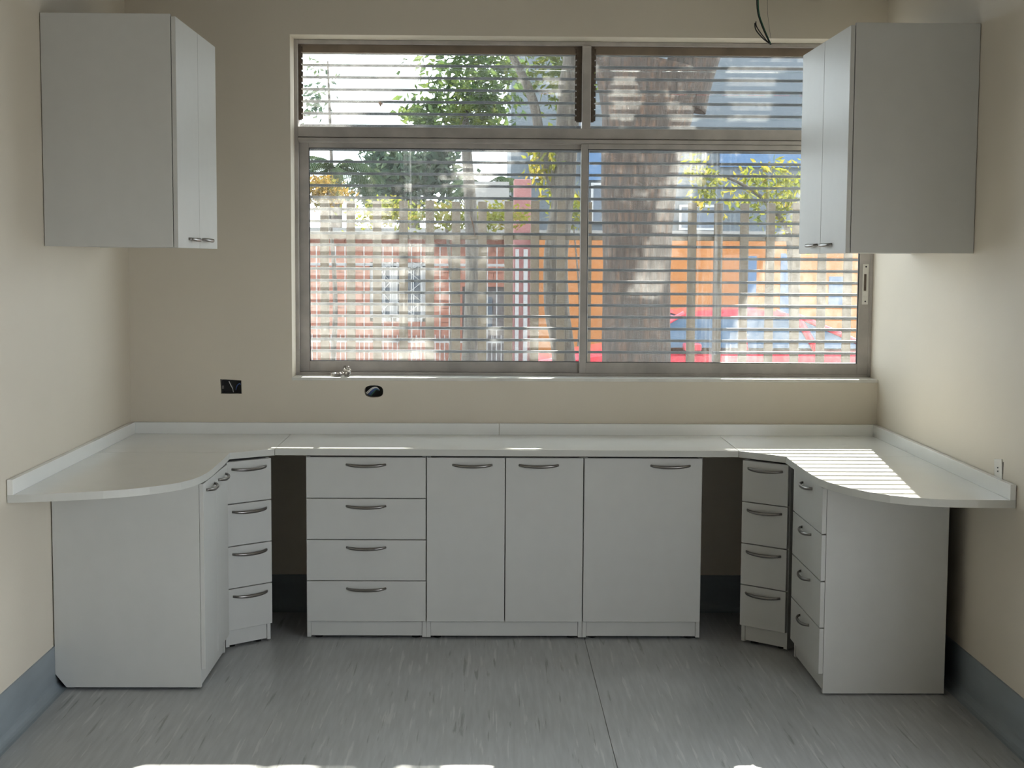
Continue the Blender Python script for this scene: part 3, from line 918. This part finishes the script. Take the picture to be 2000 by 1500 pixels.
# courses of brick on the facade, proud of the render
rowh = 0.105
zz = GZ + 0.9
bk = None
row = 0
while zz < zt_ - 0.1:
    xx = xl + (0.13 if row % 2 else 0.0) + 1.2
    while xx < xr - 0.28:
        mid = xx + 0.13
        blocked = (wl0.x - 0.18 < mid < wl1.x + 0.18 and wz0 - 0.1 < zz + 0.05 < wz1 + 0.1) or (dx0 - 0.15 < mid < dx1 + 0.15 and zz < dz1)
        if not blocked:
            if bk is None:
                o = box_obj('brick', (0.004, 0.252, -0.014, 0.0, 0.004, rowh - 0.008), M_brick, hs); bk = o.data
            else:
                o = new_obj('brick', bk, hs)
            o.location = (xx - hs.location.x, HY - hs.location.y - random.uniform(0, 0.004), zz - GZ)
        xx += 0.258
    zz += rowh; row += 1
wn = MB()
cw = (wl0.x + wl1.x) / 2 - 0.06
for (a, b, c_, d_) in ((wl0.x, wl0.x + 0.06, wz0, wz1), (wl1.x - 0.06, wl1.x, wz0, wz1), (cw - 0.05, cw + 0.05, wz0, wz1), (wl0.x, wl1.x, wz0, wz0 + 0.05), (wl0.x, wl1.x, wz1 - 0.07, wz1)):
    wn.box(a, b, HY + 0.03, HY + 0.10, c_, d_)
wo = rel(wn.build('window', M_whiteiron, hs), hs)
for (a, b) in ((wl0.x + 0.06, cw - 0.05), (cw + 0.05, wl1.x - 0.06)):
    p_ = box_obj('pane', (a, b, HY + 0.11, HY + 0.12, wz0 + 0.05, wz1 - 0.07), M_dkglass, wo)
    gm = MB()
    nn = 3
    for k in range(nn + 1):
        x_ = a + (b - a) * k / nn
        gm.box(x_ - 0.007, x_ + 0.007, HY - 0.03, HY - 0.015, wz0, wz1)
    for k in range(3):
        za, zb = wz0 + (wz1 - wz0) * k / 3, wz0 + (wz1 - wz0) * (k + 1) / 3
        for (p0, p1) in (((a, za), (b, zb)), ((a, zb), (b, za))):
            gm.tube([(p0[0], HY - 0.022, p0[1]), (p1[0], HY - 0.022, p1[1])], 0.007, 5)
    gm.build('grille', M_whiteiron, wo)
do_ = rel(box_obj('door', (dx0, dx1, HY + 0.05, HY + 0.12, GZ, dz1), M_door, hs), hs)
dm_ = MB()
for x_ in (dx0 + 0.14, (dx0 + dx1) / 2):
    dm_.box(x_, x_ + (dx1 - dx0) / 2 - 0.2, HY + 0.035, HY + 0.05, GZ + 1.0, dz1 - 0.15)
dm_.build('door_panel', M_dkglass, do_)

# ---- white iron fence in front of the house
WY = 12.6
wf = empty('iron_fence', (at(800, 600, WY).x, WY, GZ), 0, 'white iron railing of thin upright bars along the far pavement', 'fence')
fxa, fxb = at(560, 600, WY).x, at(1000, 600, WY).x
z_top, z_mid, z_mid2 = at(800, 517, WY).z, at(800, 643, WY).z, at(800, 667, WY).z
sp_ = 18.45 * (WY - CY) / F_PX
xx = at(618.5, 600, WY).x - 3 * sp_
tall = short = None
k = 0
while xx < fxb:
    if tall is None:
        o = box_obj('bar', (-0.007, 0.007, -0.007, 0.007, 0.02, at(800, 478, WY).z - GZ), M_whiteiron, wf); tall = o.data
    else:
        o = new_obj('bar', tall, wf)
    o.location = (xx - wf.location.x, 0, 0)
    if short is None:
        o = box_obj('bar', (-0.006, 0.006, -0.006, 0.006, 0.02, z_mid2 + 0.09 - GZ), M_whiteiron, wf); short = o.data
    else:
        o = new_obj('bar', short, wf)
    o.location = (xx + sp_ / 2 - wf.location.x, 0, 0)
    xx += sp_
for (zc, hh) in ((z_top, 0.035), (z_mid, 0.012), (z_mid2, 0.034)):
    rel(box_obj('rail', (fxa, fxb, WY + 0.008, WY + 0.03, zc - hh / 2, zc + hh / 2), M_whiteiron, wf), wf)
for (ua, ub) in ((1006, 1013), (1022, 1030)):
    rel(box_obj('post', (at(ua, 600, WY).x, at(ub, 600, WY).x, WY - 0.03, WY + 0.04, GZ, at(1010, 487, WY).z), M_whiteiron, wf, 0.004), wf)
pc = MB(); pc.box(at(1003, 500, WY + 0.5).x, at(1037, 500, WY + 0.5).x, WY + 0.5, WY + 0.85, GZ, at(1020, 350, WY + 0.5).z)
tag(pc.build('gate_column', M_pink, None, 0.01), 'faded red square column beside the white gate posts', 'column')

# ---- orange wall
OY = 12.9
m_ = MB(); m_.box(at(1040, 600, OY).x, at(1760, 600, OY).x, OY, OY + 0.25, GZ, at(1300, 458, OY).z)
ow = m_.build('orange_wall', M_orange)
tag(ow, 'plain orange rendered garden wall behind the red car', 'wall')
box_obj('coping', (at(1040, 600, OY).x - 0.03, at(1760, 600, OY).x, OY - 0.04, OY + 0.29, at(1300, 458, OY).z, at(1300, 458, OY).z + 0.05), M_hgrey, ow)
for (ua, ub, va, vb) in ((1455, 1478, 500, 575), (1525, 1545, 495, 640), (1620, 1650, 540, 600)):
    rel(box_obj('painted_panel', (at(ua, 500, OY).x, at(ub, 500, OY).x, OY - 0.012, OY, at(ua, vb, OY).z, at(ua, va, OY).z), M_blue, ow), ow)

# ---- tall blue-grey building
BY = 17.5
bx0, bx1 = at(998, 300, BY).x, at(1800, 300, BY).x
tb = empty('tall_building', ((bx0 + bx1) / 2, BY, GZ), 0, 'tall pale blue-grey building rising behind the orange wall', 'building')
rel(box_obj('wall', (bx0, bx1, BY, BY + 5, GZ, 7.6), M_hblue, tb), tb)
for (ua, ub, va, vb) in ((1158, 1176, 362, 432), (1330, 1400, 405, 445), (1040, 1064, 300, 345), (1600, 1640, 300, 380)):
    a, b = at(ua, vb, BY), at(ub, va, BY)
    f_ = MB()
    f_.box(a.x - 0.04, b.x + 0.04, BY - 0.05, BY, a.z - 0.04, a.z); f_.box(a.x - 0.04, b.x + 0.04, BY - 0.05, BY, b.z, b.z + 0.04)
    f_.box(a.x - 0.04, a.x, BY - 0.05, BY, a.z, b.z); f_.box(b.x, b.x + 0.04, BY - 0.05, BY, a.z, b.z)
    wo = rel(f_.build('window', M_whiteiron, tb), tb)
    box_obj('pane', (a.x, b.x, BY - 0.02, BY - 0.01, a.z, b.z), M_dkglass, wo)
for (ua, ub, va, vb) in ((1134, 1174, 270, 352), (1405, 1590, 292, 326)):
    a, b = at(ua, vb, BY), at(ub, va, BY)
    rel(box_obj('painted_panel', (a.x, b.x, BY - 0.06, BY, a.z, b.z), M_blue, tb), tb)

# ---- overhead power lines
for i, (v0, v1, sag) in enumerate(((92, 120, 0.35), (100, 135, 0.45), (150, 160, 0.5))):
    a, b = at(560, v0, 13), at(1000, v1, 11)
    a = a + Vector((-6, 2, 0.9)); b = b + Vector((6, -1, 0.9))
    m_ = MB()
    m_.tube([a.lerp(b, t / 20) - Vector((0, 0, sag * 4 * (t / 20) * (1 - t / 20))) for t in range(21)], 0.012, 6)
    tag(m_.build('power_line', M_wireblk), ('topmost', 'middle', 'lowest')[i] + ' of three dark power lines sagging across the sky', 'cable', 'power lines')

# ---- red car parked in the street
CYN, CYF = 8.25, 9.85
def cz(v): return at(1400, v, 8.5).z
def cxx(u): return at(u, 640, 8.5).x
car = empty('red_car', (cxx(1390), 9.05, GZ - 0.1), 0, 'red hatchback car parked in front of the orange wall', 'car')
road = GZ - 0.1
prof = [(cxx(1040), road + 0.28), (cxx(1040), cz(712)), (cxx(1052), cz(703)), (cxx(1110), cz(693)), (cxx(1170), cz(683)), (cxx(1222), cz(676)),
        (cxx(1300), cz(684)), (cxx(1450), cz(683)), (cxx(1600), cz(680)), (cxx(1690), cz(676)), (cxx(1735), cz(682)), (cxx(1750), cz(720)), (cxx(1748), road + 0.30)]
m_ = MB()
nS = 7
rings = []
for j in range(nS):
    q = j / (nS - 1)
    y_ = CYN + (CYF - CYN) * q
    e = abs(2 * q - 1) ** 4
    rings.append([m_.bm.verts.new((p[0] + (prof[0][0] * 0.5 + prof[-1][0] * 0.5 - p[0]) * 0.03 * e, y_, p[1] - 0.05 * e * (p[1] > 0.2))) for p in prof])
for j in range(nS - 1):
    for i in range(len(prof)):
        k = (i + 1) % len(prof)
        f = m_.bm.faces.new((rings[j][i], rings[j][k], rings[j + 1][k], rings[j + 1][i])); f.smooth = False
m_.bm.faces.new(rings[0][::-1]); m_.bm.faces.new(rings[-1])
body = rel(m_.build('body', M_car, car), car)
# cabin: roof, pillars and glass as tapered shapes
lowp = [(cxx(1215), cz(678)), (cxx(1700), cz(678))]
roof = [(cxx(1335), cz(612)), (cxx(1370), cz(606.5)), (cxx(1440), cz(603.5)), (cxx(1510), cz(607)), (cxx(1555), cz(615))]
def cab(pts, inset_lo, inset_hi, zlo, zhi, name, mat):
    mm_ = MB()
    def yy(z, side):
        q = (z - zlo) / (zhi - zlo)
        ins = inset_lo + (inset_hi - inset_lo) * q
        return CYN + ins if side == 0 else CYF - ins
    a = [mm_.bm.verts.new((p[0], yy(p[1], 0), p[1])) for p in pts]
    b = [mm_.bm.verts.new((p[0], yy(p[1], 1), p[1])) for p in pts]
    n = len(pts)
    mm_.bm.faces.new(a); mm_.bm.faces.new(b[::-1])
    for i in range(n):
        mm_.bm.faces.new((a[i], b[i], b[(i + 1) % n], a[(i + 1) % n]))
    return rel(mm_.build(name, mat, car), car)
zl, zh = cz(678), cz(604)
cab([lowp[0]] + [(p[0], p[1] - 0.03) for p in roof] + [lowp[1]], 0.12, 0.26, zl, zh, 'cabin_glass', M_carglass)
cab([(roof[0][0] - 0.03, roof[0][1] - 0.03)] + roof + [(roof[-1][0] + 0.02, roof[-1][1] - 0.035)], 0.11, 0.24, zl, zh, 'roof', M_car)
def pillar(p0, p1, r_, name='pillar'):
    for side in (0, 1):
        mm_ = MB()
        def yq(z):
            q = (z - zl) / (zh - zl); ins = 0.115 + 0.14 * q
            return CYN + ins if side == 0 else CYF - ins
        mm_.tube([(p0[0], yq(p0[1]), p0[1]), (p1[0], yq(p1[1]), p1[1])], r_, 8)
        rel(mm_.build(name, M_car, car), car)
pillar(lowp[0], roof[0], 0.028)
pillar((cxx(1452), cz(682)), (cxx(1445), cz(606)), 0.035)
pillar((cxx(1590), cz(682)), (cxx(1555), cz(616)), 0.040)
pillar(lowp[1], roof[-1], 0.030)
for (ux) in (1135, 1640):
    for y_ in (CYN + 0.1, CYF - 0.1):
        mm_ = MB(); mm_.tube([(cxx(ux), y_ - 0.11, road + 0.29), (cxx(ux), y_ + 0.11, road + 0.29)], 0.29, 24)
        wh = rel(mm_.build('wheel', M_tyre, car), car)
        mm_ = MB(); mm_.tube([(cxx(ux), y_ - 0.115, road + 0.29), (cxx(ux), y_ + 0.115, road + 0.29)], 0.18, 16); mm_.build('rim', M_rim, wh)
mm_ = MB(); mm_.box(cxx(1330), cxx(1362), CYN - 0.10, CYN + 0.10, cz(682), cz(668)); rel(mm_.build('mirror', M_car, car, 0.012), car)
mm_ = MB(); mm_.box(cxx(1060), cxx(1735), CYN - 0.004, CYN + 0.02, cz(712), cz(707)); rel(mm_.build('side_moulding', M_black, car), car)
for u_ in (1250, 1450, 1600):
    mm_ = MB(); mm_.box(cxx(u_) - 0.003, cxx(u_) + 0.003, CYN - 0.003, CYN + 0.03, road + 0.35, cz(690)); rel(mm_.build('door_seam', M_black, car), car)

# ---- dry bits caught on the grille
M_dry = plain('dry_brown_leaf', (0.16, 0.075, 0.04), 0.8, var=0.2, scale=40)
p0 = at(919, 422, GY - 0.012); p1 = at(924, 440, GY - 0.012); p2 = at(928, 462, GY - 0.012)
m_ = MB(); m_.tube([p0, p1, p2], [0.0016, 0.0042, 0.0012], 7)
tag(m_.build('twig', M_dry), 'thin dark twig caught on the grille bars of the left sash', 'twig')
q = at(743, 203, GY - 0.012)
m_ = MB(); m_.prism([(q.x - 0.012, q.z + 0.006), (q.x - 0.002, q.z + 0.014), (q.x + 0.008, q.z + 0.004), (q.x + 0.016, q.z), (q.x + 0.004, q.z - 0.006), (q.x + 0.001, q.z - 0.020), (q.x - 0.005, q.z - 0.006)], q.y - 0.001, q.y + 0.001, 'y')
tag(m_.build('dry_leaf', M_dry), 'small dry brown leaf caught on the upper left grille', 'leaf')
